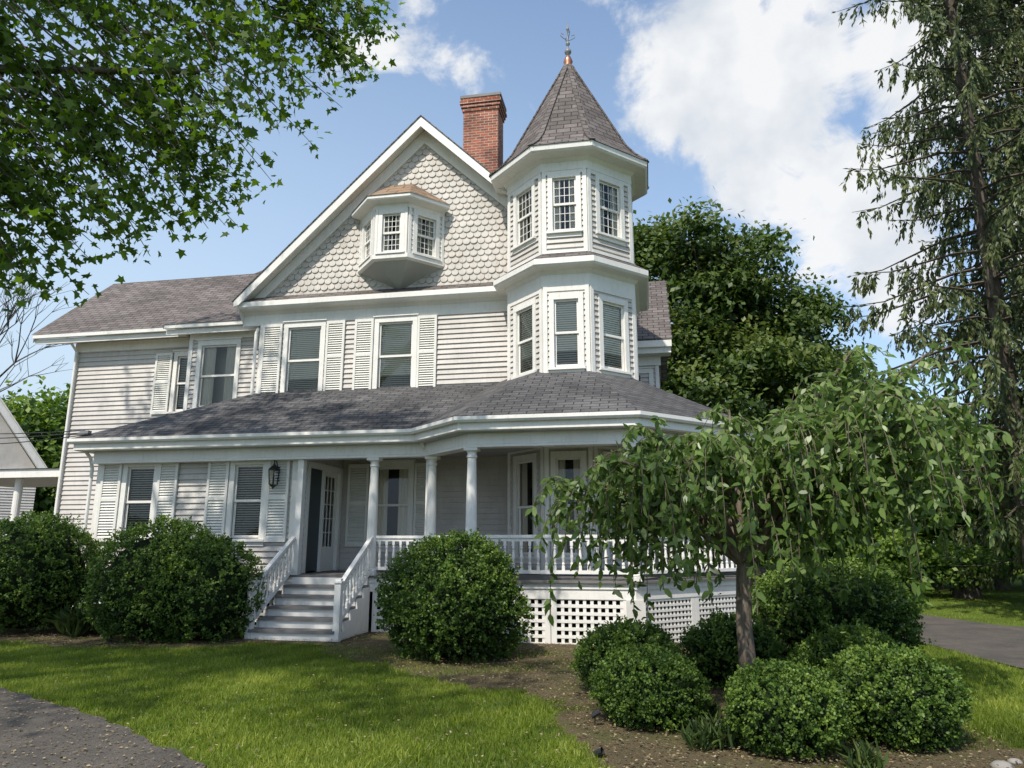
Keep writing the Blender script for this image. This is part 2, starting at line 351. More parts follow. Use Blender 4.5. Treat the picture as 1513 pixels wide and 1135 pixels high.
roofq([(-11.3,18.62,9.41),(-9.4,17.6,8.52),(-8.6,17.6,9.3),(-9.3,18.9,10.25)])
# --- main gable roof
PK=(-5.04,11.62)
sl=.964
def zr(x): return PK[1]-abs(x-PK[0])*sl
RF.exxz([(-9.62,zr(-9.62)),PK,(-.55,zr(-.55)),(-.55,zr(-.55)+.03),(PK[0],PK[1]+.03),(-9.62,zr(-9.62)+.03)],14.98,25.5,'roof')
T.exxz([(-9.58,zr(-9.58)-.004),(PK[0],PK[1]-.004),(-3.0,zr(-3.0)-.004),(-3.0,zr(-3.0)-.24),(PK[0],PK[1]-.26),(-9.45,zr(-9.45)-.24),(-9.58,zr(-9.58)-.16)],15.0,15.05,'trim')
T.exxz([(-9.5,zr(-9.5)-.1),(PK[0],PK[1]-.1),(-2.9,zr(-2.9)-.1),(-2.9,zr(-2.9)-.14),(PK[0],PK[1]-.15),(-9.5,zr(-9.5)-.14)],15.05,15.9,'trim')
T.exxz([(-9.3,zr(-9.3)-.16),(PK[0],PK[1]-.17),(-2.84,zr(-2.84)-.16),(-2.84,zr(-2.84)-.44),(PK[0],PK[1]-.52),(-9.3,zr(-9.3)-.44)],15.33,15.4,'trim')
W.face([(-9.3,15.41,7.2),(-2.8,15.41,7.2),(-2.8,15.41,zr(-2.8)-.2),(PK[0],15.41,PK[1]-.2),(-9.3,15.41,zr(-9.3)-.2)],'siding')
SC=MB(); sw=.175;ex=.15;row=0;z=7.36
while z<11.3:
    x=-9.3+(sw/2 if row%2 else 0)
    while x<-2.8:
        if zr(x)-.25>z and not(-6.5<x<-4.6 and 8.05<z<9.3):
            jz=R.uniform(-.007,.007);o=15.385-R.uniform(0,.007);w=sw*.485;top=15.402
            pts=[]
            for k in range(7):
                a=math.pi+math.pi*k/6
                pts.append((x+w*math.cos(a),z+.055+jz+w*.82*math.sin(a)))
            pl=[(px,o-.004-.009*(1-(pz-z)/.2),pz) for px,pz in pts]+[(x+w,top-.006,z+ex+.03),(x-w,top-.006,z+ex+.03)]
            SC.face(pl,'scallop')
            for (p,q) in zip(pl[:6],pl[1:7]): SC.face([p,q,(q[0],15.405,q[2]+.004),(p[0],15.405,p[2]+.004)],'scallop')
        x+=sw
    z+=ex;row+=1
SC.build('scalloped_gable_shingles',house)
belt=[(-9.5,15.4),(-2.84,15.4),(-2.84,14.87),(-1.97,14.0),(-1.03,14.0),(-.16,14.87),(-.16,17)]
T.sweep(belt,[(.0,6.70),(.04,6.70),(.04,6.95),(.09,6.99),(.12,7.03),(.30,7.05),(.335,7.09),(.335,7.2),(.29,7.23)],'trim')
RF.sweep(belt,[(.31,7.225),(.0,7.44)],'roof')
T.face([(-9.5,15.05,7.05),(-9.5,15.4,6.7),(-9.5,15.4,7.3),(-9.5,15.05,7.25)],'trim')
# --- tower
P8=[(-2.84,15.81),(-2.84,14.87),(-1.97,14.0),(-1.03,14.0),(-.16,14.87),(-.16,15.81),(-1.03,16.68),(-1.97,16.68)]
faces=[Fr(P8[i],P8[(i+1)%8]) for i in range(8)]
for i,f in enumerate(faces):
    if i in(1,2,3):
        ww=.50 if i==2 else .60; c=f.L/2
        lv=[(1.0,3.5,1.35,3.2,None,.0),(4.3,6.72,5.02,6.42,None,.97),(7.42,9.32,7.93,9.12,(4,3),.0)]
        for z0,z1,a,b,mu,bl in lv:
            siding(W,f,z0,z1,[OP(c,ww,a,b)])
            window(T,G,f,c,ww,a,b,munt=mu,blind=bl,tw=.10,cap=False,curt=(a<2 or a>7),dk='dark',closed=1)
            for (p,q) in((0,.085),(f.L-.085,f.L)): T.fbox(f,p,q,.0,.045,z0,z1,'trim')
            T.fbox(f,.085,f.L-.085,.0,.041,z1-.12,z1,'trim')
            if z0>7: T.fbox(f,.085,f.L-.085,.0,.05,z0,z0+.07,'trim')
    else:
        siding(W,f,1.0,3.5);siding(W,f,4.3,6.72);siding(W,f,7.42,9.32)
        for z0,z1 in((4.3,6.72),(7.42,9.32)):
            for (p,q) in((0,.085),(f.L-.085,f.L)): T.fbox(f,p,q,.0,.045,z0,z1,'trim')
T.sweep(P8,[(.0,9.28),(.05,9.28),(.05,9.46),(.10,9.50),(.13,9.53),(.36,9.55),(.40,9.59),(.41,9.70),(.36,9.71)],'trim',True)
ctr=(-1.5,15.34)
base=off(P8,.43,True)
rings=[(1.0,9.70),(.86,9.93),(.74,10.22),(.055,12.72)]
gg=lambda p,s:(ctr[0]+(p[0]-ctr[0])*s,ctr[1]+(p[1]-ctr[1])*s)
for (s0,z0),(s1,z1) in zip(rings[:-1],rings[1:]):
    for k in range(8):
        a,b=base[k],base[(k+1)%8]
        RF.face([(*gg(a,s0),z0),(*gg(b,s0),z0),(*gg(b,s1),z1),(*gg(a,s1),z1)],'roof')
for k in range(8):
    for (s0,z0),(s1,z1) in zip(rings[:-1],rings[1:]): RF.beam((*gg(base[k],s0),z0+.01),(*gg(base[k],s1),z1+.01),.13,.03,'roof')
FN=MB()
FN.lathe(*ctr,[(.14,12.50),(.14,12.66),(.09,12.80),(.115,12.86),(.07,12.99),(.045,13.02)],'copper',14)
FN.lathe(*ctr,[(.045,13.0),(.03,13.02),(.03,13.05),(.075,13.1),(.085,13.14),(.07,13.19),(.025,13.23),(.02,13.3),(.05,13.34),(.05,13.38),(.017,13.42),(.014,13.72),(.035,13.75),(.035,13.79),(.012,13.83),(.006,14.0)],'lead',14)
for k in range(4):
    a=k*math.pi/2+.4;c,s=math.cos(a),math.sin(a)
    FN.tube([(ctr[0]+c*r,ctr[1]+s*r,zz) for r,zz in((.01,13.45),(.10,13.5),(.18,13.56),(.17,13.64),(.10,13.6))],[.009]*5,'lead',5)
FN.build('roof_finial',house,True)
# --- oriel
op=[(-6.57,15.4),(-5.94,14.7),(-5.17,14.7),(-4.54,15.4)]
for i in range(3):
    f=Fr(op[i],op[i+1]); ww=.44 if i==1 else .50
    siding(W,f,7.88,9.2,[OP(f.L/2,ww,8.06,8.98)],mat='trim')
    window(T,G,f,f.L/2,ww,8.06,8.98,munt=(4,3),blind=0,tw=.10,cap=False,curt=True)
    T.fbox(f,0,.06,0,.055,7.88,9.2,'trim');T.fbox(f,f.L-.06,f.L,0,.055,7.88,9.2,'trim')
T.sweep(op,[(.05,9.1),(.05,9.2),(.1,9.22),(.26,9.24),(.28,9.27),(.28,9.35),(.2,9.36)],'trim')
T.sweep(op,[(.07,7.98),(.07,7.88),(.0,7.84)],'trim')
for i in range(3): T.face([(*op[i],7.85),(*op[i+1],7.85),(-5.56,15.38,7.36)],'ceil')
oe=off(op,.3)
tp=[(-5.9,15.4),(-5.8,15.25),(-5.3,15.25),(-5.2,15.4)]
for i in range(3): RF.face([(*oe[i],9.34),(*oe[i+1],9.34),(*tp[i+1],10.0),(*tp[i],10.0)],'copper_roof')
RF.face([(*p,10.0) for p in tp],'copper_roof')
# --- chimney
CH=MB();cx0,cx1,cy0,cy1=-4.62,-3.64,17.4,18.1
CH.box(cx0,cx1,cy0,cy1,8.5,13.20,'brick')
for zz,e in((13.20,.03),(13.30,.06),(13.40,.09),(13.49,.06)): CH.box(cx0-e,cx1+e,cy0-e,cy1+e,zz,zz+.088,'brick')
CH.box(cx0-.08,cx1+.08,cy0-.08,cy1+.08,13.58,13.66,'deck')
CH.build('brick_chimney',house)
# --- east cross wing
fe=Fr((-1,19.2),(.4,19.2))
siding(W,fe,.7,6.6,[(.35,.9,4.5,6.1)]);window(T,G,fe,.95,.36,4.75,6.0,blind=.5)
T.fbox(fe,1.3,1.4,0,.045,.7,6.6,'trim');T.box(-1,.72,18.8,19.2,6.45,6.62,'trim');T.box(-1,.45,19.12,19.2,6.2,6.45,'trim')
T.box(-1,.74,18.72,18.8,6.6,6.78,'trim')
siding(W,Fr((.4,19.2),(.4,23.4)),.7,6.7);W.face([(.4,19.2,6.6),(.4,23.4,6.6),(.4,21.3,9)],'siding')
roofq([(-2.5,18.7,6.8),(.76,18.7,6.8),(.76,21.3,9.35),(-2.5,21.3,9.35)]);roofq([(-2.5,23.9,6.8),(.76,23.9,6.8),(.76,21.3,9.35),(-2.5,21.3,9.35)])
T.face([(.74,18.75,6.78),(.74,18.75,6.6),(.74,21.3,9.15),(.74,21.3,9.33)],'trim')
W.face([(-1,15.4,0),(-1,15.4,7),(-1,25,7),(-1,25,0)],'siding');W.face([(-9,25,0),(-1,25,0),(-1,25,7.2),(PK[0],25,11.4),(-9,25,7.2)],'siding')
# --- porch
E=[(-11.57,17.0),(-11.57,12.85),(-4.28,12.85),(-3.13,11.7),(-.11,11.7),(2.03,13.84),(2.03,20)]
RF.sweep(E,[(.05,3.66),(-2.9,3.66+.535*2.95)],'proof')
T.sweep(E,[(-.02,3.60),(.045,3.56),(.075,3.60),(.075,3.66),(.05,3.66)],'trim')
T.sweep(E,[(-.02,3.62),(-.02,3.44),(-.06,3.42),(-.29,3.42),(-.29,3.24),(-.27,3.22),(-.27,3.18),(-.52,3.18),(-.52,3.42),(-2.9,3.42)],['trim','trim','ceil','trim','trim','trim','trim','trim','ceil'])
PR=MB()
D=off(E,-.34)
PR.sweep(D,[(-2.9,.99),(.05,.99),(.05,.955),(.0,.95)],'deck')
PR.sweep(D[1:],[(.0,.955),(.0,.86),(-.02,.86),(-.02,.70),(-.06,.70)],'trim')
def column(x,y):
    PR.box(x-.12,x+.12,y-.12,y+.12,.99,1.05,'trim')
    PR.lathe(x,y,[(.115,1.05),(.12,1.08),(.10,1.11),(.095,1.14),(.098,1.6),(.092,2.3),(.075,2.98),(.075,3.0),(.092,3.02),(.092,3.05),(.078,3.06),(.078,3.1),(.11,3.13)],'trim',20)
    PR.box(x-.12,x+.12,y-.12,y+.12,3.13,3.18,'trim')
cols=off(E,-.40)
column(-5.17,13.25)
CP=[(-4.0,cols[2][1]-.05),cols[3],cols[4],cols[5],(cols[5][0],17.0)]
for c in CP: column(*c)
PR.box(-6.74,-6.62,13.2,13.32,.99,3.18,'trim')
def baluster(x,y,z0,z1):
    h=z1-z0
    PR.box(x-.024,x+.024,y-.024,y+.024,z0,z0+h*.16,'trim');PR.box(x-.024,x+.024,y-.024,y+.024,z1-h*.16,z1,'trim')
    PR.lathe(x,y,[(.018,z0+h*.16),(.027,z0+h*.22),(.016,z0+h*.28),(.029,z0+h*.45),(.018,z0+h*.66),(.016,z0+h*.7),(.026,z0+h*.77),(.018,z0+h*.84)],'trim',8)
def rail(a,b,z=.99):
    PR.beam((*a,z+.70),(*b,z+.70),.09,.05,'trim');PR.beam((*a,z+.645),(*b,z+.645),.045,.05,'trim');PR.beam((*a,z+.13),(*b,z+.13),.06,.055,'trim')
    L=math.hypot(b[0]-a[0],b[1]-a[1]);n=max(2,int(L/.135))
    for i in range(n):
        t=(i+.5)/n;baluster(a[0]+(b[0]-a[0])*t,a[1]+(b[1]-a[1])*t,z+.155,z+.62)
def short(a,b,e=.1):
    L=math.hypot(b[0]-a[0],b[1]-a[1]);t=e/L
    return (a[0]+(b[0]-a[0])*t,a[1]+(b[1]-a[1])*t),(b[0]-(b[0]-a[0])*t,b[1]-(b[1]-a[1])*t)
pts=[(-5.17,13.25)]+CP
for a,b in zip(pts[:-1],pts[1:]): rail(*short(a,b))
def lattice(fr,u0,u1,z0,z1,p=.118,w=.052):
    PR.fbox(fr,u0,u0+.09,-.02,.012,z0,z1,'trim');PR.fbox(fr,u1-.09,u1,-.02,.012,z0,z1,'trim')
    u=u0+.09+p*.6
    while u<u1-.12: PR.fbox(fr,u,u+w,-.012,.0,z0,z1,'trim');u+=p
    z=z0+.03
    while z<z1-.03: PR.fbox(fr,u0+.09,u1-.09,-.001,.008,z,z+w,'trim');z+=p
    PR.face([fr(u0,-.5,z0),fr(u1,-.5,z0),fr(u1,-.5,z1),fr(u0,-.5,z1)],'shade_fill')  # added dark sheet standing in for the shade under the porch
LB=off(D,-.04)
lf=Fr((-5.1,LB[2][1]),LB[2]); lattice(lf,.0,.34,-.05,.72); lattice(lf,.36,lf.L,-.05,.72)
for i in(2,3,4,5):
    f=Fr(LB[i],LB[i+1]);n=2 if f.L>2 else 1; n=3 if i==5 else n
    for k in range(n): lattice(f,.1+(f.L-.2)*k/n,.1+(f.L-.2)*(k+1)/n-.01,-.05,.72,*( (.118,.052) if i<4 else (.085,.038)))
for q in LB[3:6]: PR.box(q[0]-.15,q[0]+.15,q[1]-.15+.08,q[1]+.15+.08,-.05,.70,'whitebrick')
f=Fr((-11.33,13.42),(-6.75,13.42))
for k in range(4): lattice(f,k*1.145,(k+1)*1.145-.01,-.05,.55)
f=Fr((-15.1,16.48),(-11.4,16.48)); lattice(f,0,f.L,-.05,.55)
PR.build('wraparound_porch',house)
# stairs
PR=MB();SX0,SX1=-6.70,-5.17
for i in range(1,6):
    z=.99-.165*i;y=13.16-.28*i
    PR.box(SX0,SX1,y-.04,y+.285,z-.045,z,'deck');PR.box(SX0+.01,SX1-.01,y+.0,y+.025,z-.165,z-.046,'trim')
PR.box(SX0+.01,SX1-.01,13.14,13.165,.8,.95,'trim')
for x in(SX0-.02,SX1+.02):
    for k in range(5): 
        z=.99-.165*(k+1);y=13.16-.28*(k+1); PR.box(x-.02,x+.02,y+.002,13.15-.28*k if k else 13.15,0,z-.046,'trim')
    nx=x;ny=11.80
    PR.box(nx-.055,nx+.055,ny-.055,ny+.055,0,.93,'trim');PR.box(nx-.075,nx+.075,ny-.075,ny+.075,.93,.96,'trim');PR.box(nx-.05,nx+.05,ny-.05,ny+.05,.96,1.0,'trim')
    y1=13.18
    PR.beam((nx,ny,.86),(nx,y1,1.68),.08,.05,'trim');PR.beam((nx,ny,.26),(nx,y1,1.10),.06,.06,'trim')
    for k in range(10):
        t=(k+.5)/10;yy=ny+.05+(y1-ny-.08)*t;zz=.26+.84*t
        baluster(nx,yy,zz+.03,zz+.58)
PR.build('front_steps',house)
T.tube([(-9.15,15.5,6.82),(-9.15,15.5,6.7),(-9.1,15.3,6.5),(-9.1,15.3,4.95)],[.04]*4,'trim',8)
T.tube([(-4.2,12.9,3.55),(-4.15,13.1,3.35),(-4.12,13.3,3.2),(-4.12,13.3,.1)],[.035]*4,'trim',8)
T.tube([(-11.45,12.95,3.55),(-11.4,13.2,3.3),(-11.42,13.3,3.1),(-11.42,13.3,.1)],[.035]*4,'trim',8)
T.tube([(-15.0,16.1,6.85),(-15.0,16.4,6.6),(-15.0,16.42,.2)],[.035]*3,'trim',8)
T.box(-20,-15.1,16.75,20,3.3,3.42,'ceil');T.box(-20.1,-15.1,16.65,16.75,3.28,3.5,'trim');RF.face([(-20.1,16.6,3.51),(-15.1,16.6,3.51),(-15.1,20,3.62),(-20.1,20,3.62)],'roof')
T.lathe(-16.8,17.0,[(.1,.3),(.1,3.28)],'trim',14);T.lathe(-19.6,17.0,[(.1,.3),(.1,3.28)],'trim',14);T.box(-20,-15.1,16.8,20,.3,.5,'deck')
W.build('clapboard_walls',house);T.build('white_trim',house);G.build('window_glazing',house);S.build('louvered_shutters',house);RF.build('shingle_roofs',house)
# lantern
ln=empty('wall_lantern');L=MB()
lx,ly,lz=-7.24,13.2,2.84
L.box(lx-.05,lx+.05,13.34,13.38,lz-.08,lz+.22,'black')
L.tube([(lx,13.35,lz+.15),(lx,13.28,lz+.32),(lx,ly,lz+.33),(lx,ly,lz+.27)],[.012]*4,'black',6)
L.lathe(lx,ly,[(.015,lz+.28),(.03,lz+.24),(.12,lz+.16),(.125,lz+.145)],'black',6);L.lathe(lx,ly,[(.09,lz-.14),(.06,lz-.17),(.02,lz-.2),(.001,lz-.24)],'black',6)
L.lathe(lx,ly,[(.085,lz-.14),(.11,lz+.145)],'glass',6)
for k in range(6):
    a=k*math.pi/3;L.beam((lx+.087*math.cos(a),ly+.087*math.sin(a),lz-.14),(lx+.112*math.cos(a),ly+.112*math.sin(a),lz+.145),.016,.016,'black')
L.lathe(lx,ly,[(.02,lz-.13),(.02,lz+.05)],'black',6)
L.build('lantern_body',ln)
wr=empty('service_wires');L=MB()
for k,(dz,dx) in enumerate(((0,0),(-.12,.1),(-.3,.05))):
    a=Vector((-11.4+dx,12.95,3.85+dz*.3));b=Vector((-26,16,5.6+dz));pp=[]
    for i in range(15):
        t=i/14;p=a.lerp(b,t);p.z-=1.6*t*(1-t)*(1+k*.2);pp.append(tuple(p))
    L.tube(pp,[.010]*15,'black',4)
L.box(-11.48,-11.28,12.9,13.0,3.78,3.84,'lead')
L.build('wires',wr)
# neighbour house
nb=empty('neighbor_house');L=MB()
fn=Fr((-32.5,20.5),(-26.3,27.5)); 
L.face([fn(0,0,0),fn(fn.L,0,0),fn(fn.L,0,4.6),fn(fn.L*.5,0,11.3),fn(0,0,4.6)],'siding')
siding(L,fn,.3,4.4,[])
L.beam(fn(fn.L*.5,.25,11.5),fn(fn.L+.4,.25,4.35),.4,.30,'trim');L.beam(fn(fn.L*.5,.25,11.5),fn(-.4,.25,4.35),.4,.30,'trim')
L.fbox(fn,0,fn.L,0,.15,4.35,4.6,'trim')
a=fn(fn.L*.5,.5,11.6);b=fn(fn.L+.5,.5,4.4);a2=fn(fn.L*.5,-9,11.6);b2=fn(fn.L+.5,-9,4.4);L.face([a,b,b2,a2],'roof')
b=fn(-.5,.5,4.4);b2=fn(-.5,-9,4.4);L.face([a,b,b2,a2],'roof')
L.face([fn(fn.L,0,0),fn(fn.L,-9,0),fn(fn.L,-9,4.4),fn(fn.L,0,4.4)],'siding')
L.build('house_body',nb)
fc=empty('picket_fence');L=MB()
for i in range(60):
    x=-24+i*.13;L.box(x,x+.08,24,24.03,.1,1.9,'trim')
L.box(-24,-16.2,24.03,24.07,.5,.6,'trim');L.box(-24,-16.2,24.03,24.07,1.5,1.6,'trim');L.build('pickets',fc)

# ---------------------------------------------------------------- foliage helpers
def ru(n):
    v=rng.normal(size=(n,3));return v/np.linalg.norm(v,axis=1,keepdims=True)
def nz(v): return v/np.maximum(np.linalg.norm(v,axis=1,keepdims=True),1e-6)
DI=np.array([(0,0,0),(.33,.5,.06),(0,1,0),(-.33,.5,.06)],float)
HX=np.array([(0,0,0),(.22,.3,.05),(.19,.65,.04),(0,1,-.08),(-.19,.65,.04),(-.22,.3,.05)],float)
MP=np.array([(0,0,0),(.33,-.05,0),(.25,.18,.03),(.56,.42,.05),(.24,.46,.02),(0,1,-.05),(-.24,.46,.02),(-.56,.42,.05),(-.25,.18,.03),(-.33,-.05,0)],float)
BL=np.array([(-.06,0,0),(.06,0,0),(0,1,.25)],float)
def leaves(name,C,A,Nn,Sz,Tm,tint,mat,parent=None):
    n=len(C);k=len(Tm);A=nz(A);B=nz(np.cross(A,Nn));Nn=np.cross(B,A)
    Sz=np.broadcast_to(np.asarray(Sz,float).reshape(-1,1),(n,1))
    V=C[:,None,:]+Sz[:,None,:]*(Tm[None,:,0:1]*B[:,None,:]+Tm[None,:,1:2]*A[:,None,:]+Tm[None,:,2:3]*Nn[:,None,:])
    me=bpy.data.meshes.new(name);me.vertices.add(n*k);me.vertices.foreach_set('co',V.astype(np.float32).ravel())
    me.loops.add(n*k);me.loops.foreach_set('vertex_index',np.arange(n*k,dtype=np.int32));me.polygons.add(n)
    me.polygons.foreach_set('loop_start',np.arange(0,n*k,k,dtype=np.int32))
    try: me.polygons.foreach_set('loop_total',np.full(n,k,dtype=np.int32))
    except Exception: pass
    me.update(calc_edges=True);me.validate()
    at=me.attributes.new('tint','FLOAT','FACE');at.data.foreach_set('value',np.clip(tint,0,1).astype(np.float32))
    me.materials.append(M[mat]);ob=bpy.data.objects.new(name,me);scene.collection.objects.link(ob)
    if parent: ob.parent=parent
    return ob
def lump(d,seed,fr=3.0,n=6):
    r=np.random.default_rng(seed);o=np.zeros(len(d))
    for i in range(n):
        k=r.normal(size=3)*fr;o+=np.sin(d@k+r.uniform(0,6.28))
    return o/n
def bush(name,cx,cy,rx,ry,h,n,seed,ls=.045,lobes=None,mat='box_leaf'):
    e=empty(name); rz=h*.56;cz=h-rz
    Cs=[];As=[];Ns=[];Ts=[]
    L=MB();K=13
    for (dx,dy,sx,sz) in (lobes or [(0,0,1,1)]):
        m=int(n*sx*sx/K);d=ru(int(m*1.35));d=d[d[:,2]>-.78][:m];m=len(d)
        l=lump(d,seed,2.4);l2=lump(d,seed+9,8,8);l3=lump(d,seed+5,20,8)
        rad=(1+.15*l+.11*l2+.05*l3)*(1-.12*rng.random(m)**2)-ls*1.2/rx
        st=rng.random(m)<.10;rad=rad+st*rng.random(m)*.08
        c=np.array([cx+dx,cy+dy,cz*sz])
        P=c+d*rad[:,None]*np.array([rx*sx,ry*sx,rz*sz])
        ax=nz(d+.55*ru(m)+np.array([0,0,.45]))
        q=rng.random((m,K));ln=ls*rng.uniform(1.8,3.6,(m,1))
        C=P[:,None,:]+ax[:,None,:]*(q*ln)[:,:,None]+rng.normal(0,ls*.28,(m,K,3))
        la=ax[:,None,:]*.55+ru(m*K).reshape(m,K,3)*.8
        C=C.reshape(-1,3);C[:,2]=np.maximum(C[:,2],.03)
        Cs.append(C);As.append(la.reshape(-1,3));Ns.append(nz(np.repeat(d,K,0)*.7+.8*ru(m*K)))
        t=(.26+.5*l2+.45*l3+rng.normal(0,.14,m)+.14*d[:,2])[:,None]+.38*q+rng.normal(0,.07,(m,K));Ts.append(t.reshape(-1))  # besides random tone, hollows darker and tops lighter: shade painted into leaves
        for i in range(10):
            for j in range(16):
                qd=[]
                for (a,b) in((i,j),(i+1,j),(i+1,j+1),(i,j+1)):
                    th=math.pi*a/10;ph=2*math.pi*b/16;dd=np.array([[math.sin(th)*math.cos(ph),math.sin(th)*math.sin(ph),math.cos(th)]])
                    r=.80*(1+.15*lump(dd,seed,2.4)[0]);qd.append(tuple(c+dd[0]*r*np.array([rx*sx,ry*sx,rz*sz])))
                L.face(qd,'shade_fill')
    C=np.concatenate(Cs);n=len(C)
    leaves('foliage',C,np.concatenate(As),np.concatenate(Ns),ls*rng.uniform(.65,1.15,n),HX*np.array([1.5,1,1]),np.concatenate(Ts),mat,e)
    L.build('dark_core',e)  # solid dark core added inside the leaves, standing in for inner shade
    return e
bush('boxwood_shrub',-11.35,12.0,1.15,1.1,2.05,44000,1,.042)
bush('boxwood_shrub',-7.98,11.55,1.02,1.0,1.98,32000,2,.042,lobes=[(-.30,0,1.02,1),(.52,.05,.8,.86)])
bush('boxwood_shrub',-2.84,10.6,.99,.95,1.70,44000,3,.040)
bush('boxwood_shrub',-.30,8.55,.53,.50,.70,17000,4,.032)
bush('boxwood_shrub',-.05,7.15,.48,.45,.62,20000,5,.027)
bush('boxwood_shrub',1.0,6.52,.46,.43,.62,20000,6,.026)
bush('boxwood_shrub',1.93,6.95,.53,.50,.68,22000,7,.028)
bush('boxwood_shrub',.85,9.2,.55,.5,.72,12000,8,.036)
bush('boxwood_shrub',2.0,8.6,.56,.53,.64,16000,9,.034)
bush('boxwood_shrub',2.5,11.3,1.12,1.0,1.3,30000,10,.042)

def crown(lobes,ncl,per,sig,seed,inner=.25):
    r=np.random.default_rng(seed);wts=np.array([l[3]*l[4]*l[5] for l in lobes])**.67;wts/=wts.sum()
    idx=r.choice(len(lobes),ncl,p=wts);L=np.array(lobes)[idx]
    d=r.normal(size=(ncl,3));d/=np.linalg.norm(d,axis=1,keepdims=True);d[:,2]=np.where(d[:,2]<-.4,-d[:,2],d[:,2])
    rad=np.where(r.random(ncl)<inner,r.uniform(.3,.75,ncl),r.uniform(.78,1.05,ncl))
    cc=L[:,:3]+d*L[:,3:6]*rad[:,None]
    ct=.33+.45*(rad-.6)+.18*d[:,2]+r.normal(0,.16,ncl)  # random tone plus painted shade: inner clumps darker, upper ones lighter
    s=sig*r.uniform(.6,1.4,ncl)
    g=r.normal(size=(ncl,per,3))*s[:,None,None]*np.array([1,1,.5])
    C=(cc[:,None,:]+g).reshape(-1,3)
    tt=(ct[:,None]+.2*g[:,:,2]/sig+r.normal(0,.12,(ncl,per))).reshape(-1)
    out=np.repeat(d,per,axis=0)
    return C,out,tt
def tree(name,lobes,ncl,per,sig,seed,ls,mat,trunk,tr,tmpl=DI,inner=.25,parent=None):
    e=parent or empty(name)
    C,o,tt=crown(lobes,ncl,per,sig,seed,inner);n=len(C)
    Nn=nz(o*.6+np.array([0,0,.7])+.6*ru(n));A=nz(ru(n)+np.array([0,0,-.3]))
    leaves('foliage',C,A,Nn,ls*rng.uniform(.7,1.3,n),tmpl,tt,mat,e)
    L=MB();tx,ty=trunk
    zc=np.mean([l[2] for l in lobes])
    top=(np.mean([l[0] for l in lobes]),np.mean([l[1] for l in lobes]),zc)
    L.tube([(tx,ty,-.1),(tx+.02,ty,.6),(tx+(top[0]-tx)*.3,ty+(top[1]-ty)*.3,zc*.5),(top[0],top[1],zc)],[tr*1.4,tr,tr*.8,tr*.4],'bark',9)
    for l in lobes:
        s=(tx+(top[0]-tx)*.3,ty+(top[1]-ty)*.3,zc*.5)
        L.tube([s,((s[0]+l[0])/2,(s[1]+l[1])/2,(s[2]+l[2])/2+.3),(l[0],l[1],l[2]+l[5]*.5)],[tr*.5,tr*.3,tr*.08],'bark',6)
    L.build('trunk_and_limbs',e,True)
    return e
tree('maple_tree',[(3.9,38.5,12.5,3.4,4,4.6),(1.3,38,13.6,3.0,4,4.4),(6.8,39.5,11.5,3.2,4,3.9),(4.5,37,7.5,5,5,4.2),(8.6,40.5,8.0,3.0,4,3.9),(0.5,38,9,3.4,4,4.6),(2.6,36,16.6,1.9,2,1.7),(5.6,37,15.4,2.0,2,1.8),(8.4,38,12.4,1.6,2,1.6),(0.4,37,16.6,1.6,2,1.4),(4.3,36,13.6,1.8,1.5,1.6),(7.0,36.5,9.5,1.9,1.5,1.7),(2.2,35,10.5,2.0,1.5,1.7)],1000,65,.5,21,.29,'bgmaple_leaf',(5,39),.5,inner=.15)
wd=empty('background_trees')
def wood(lobes,ncl,seed,mat,ls=.45,sig=.9,per=55):
    tree('x',lobes,ncl,per,sig,seed,ls,mat,(lobes[0][0],lobes[0][1]),.3,parent=wd)
for i in range(15):
    x=5+i*3.9+R.uniform(-1,1);y=50+R.uniform(-3,8)-i*.6;h=R.uniform(8,11.5)
    wood([(x,y,h*.6,3.2,3,h*.42),(x+1.8,y-1,h*.42,3,3,h*.35)],150,100+i,R.choice(['bgmaple_leaf','bright_leaf','bgmaple_leaf']))
for i in range(15):
    x=3+i*2.1+R.uniform(-.5,.5);y=29+R.uniform(-2.0,3);h=R.uniform(2.6,4.8)
    wood([(x,y,h*.45,2.0,1.8,h*.52)],95,140+i,'bright_leaf',.26,.45)
for (x,y,h) in((7.2,24.5,1.9),(9.0,24,1.5),(12.5,20.5,1.6),(14,23,2.2)):
    wood([(x,y,h*.45,1.1,1.0,h*.52)],60,int(400+x*3),'bright_leaf',.15,.25,45)
for (x,y,h,m) in((-30,26,9.6,'bright_leaf'),(-26,31,9.5,'bright_leaf'),(-36,30,10,'bgmaple_leaf'),(-33,38,9,'bright_leaf'),(-20,34,6,'bright_leaf'),(-42,36,9,'bgmaple_leaf'),(-24,27,4,'bright_leaf')):
    x-=2;y+=8
    wood([(x,y,h*.6,3,3,h*.4),(x+1,y,h*.35,3,3,h*.33)],180,int(200-x),m,.36,.7)
for i in range(14):
    a=i/13;x=-75+150*a;wood([(x,85-20*abs(a-.5),6,8,6,6)],130,300+i,'bgmaple_leaf',.8,1.4,50)
bt=empty('bare_tree');L=MB()
def grow(p,d,l,r,dep):
    q=p+d*l;mid=p+d*l*.5+Vector((R.uniform(-1,1),R.uniform(-1,1),R.uniform(-1,1)))*l*.05
    L.tube([tuple(p),tuple(mid),tuple(q)],[r,r*.8,r*.62],'bark',4)
    if dep==0:return
    for _ in range(3):
        nd=(d+Vector((R.uniform(-1,1),R.uniform(-1,1),R.uniform(-.3,.8)))*.75).normalized()
        grow(q,nd,l*R.uniform(.6,.85),r*.6,dep-1)
grow(Vector((-33.5,30,0)),Vector((0.05,0,1)),5.0,.17,5)
L.build('limbs',bt)

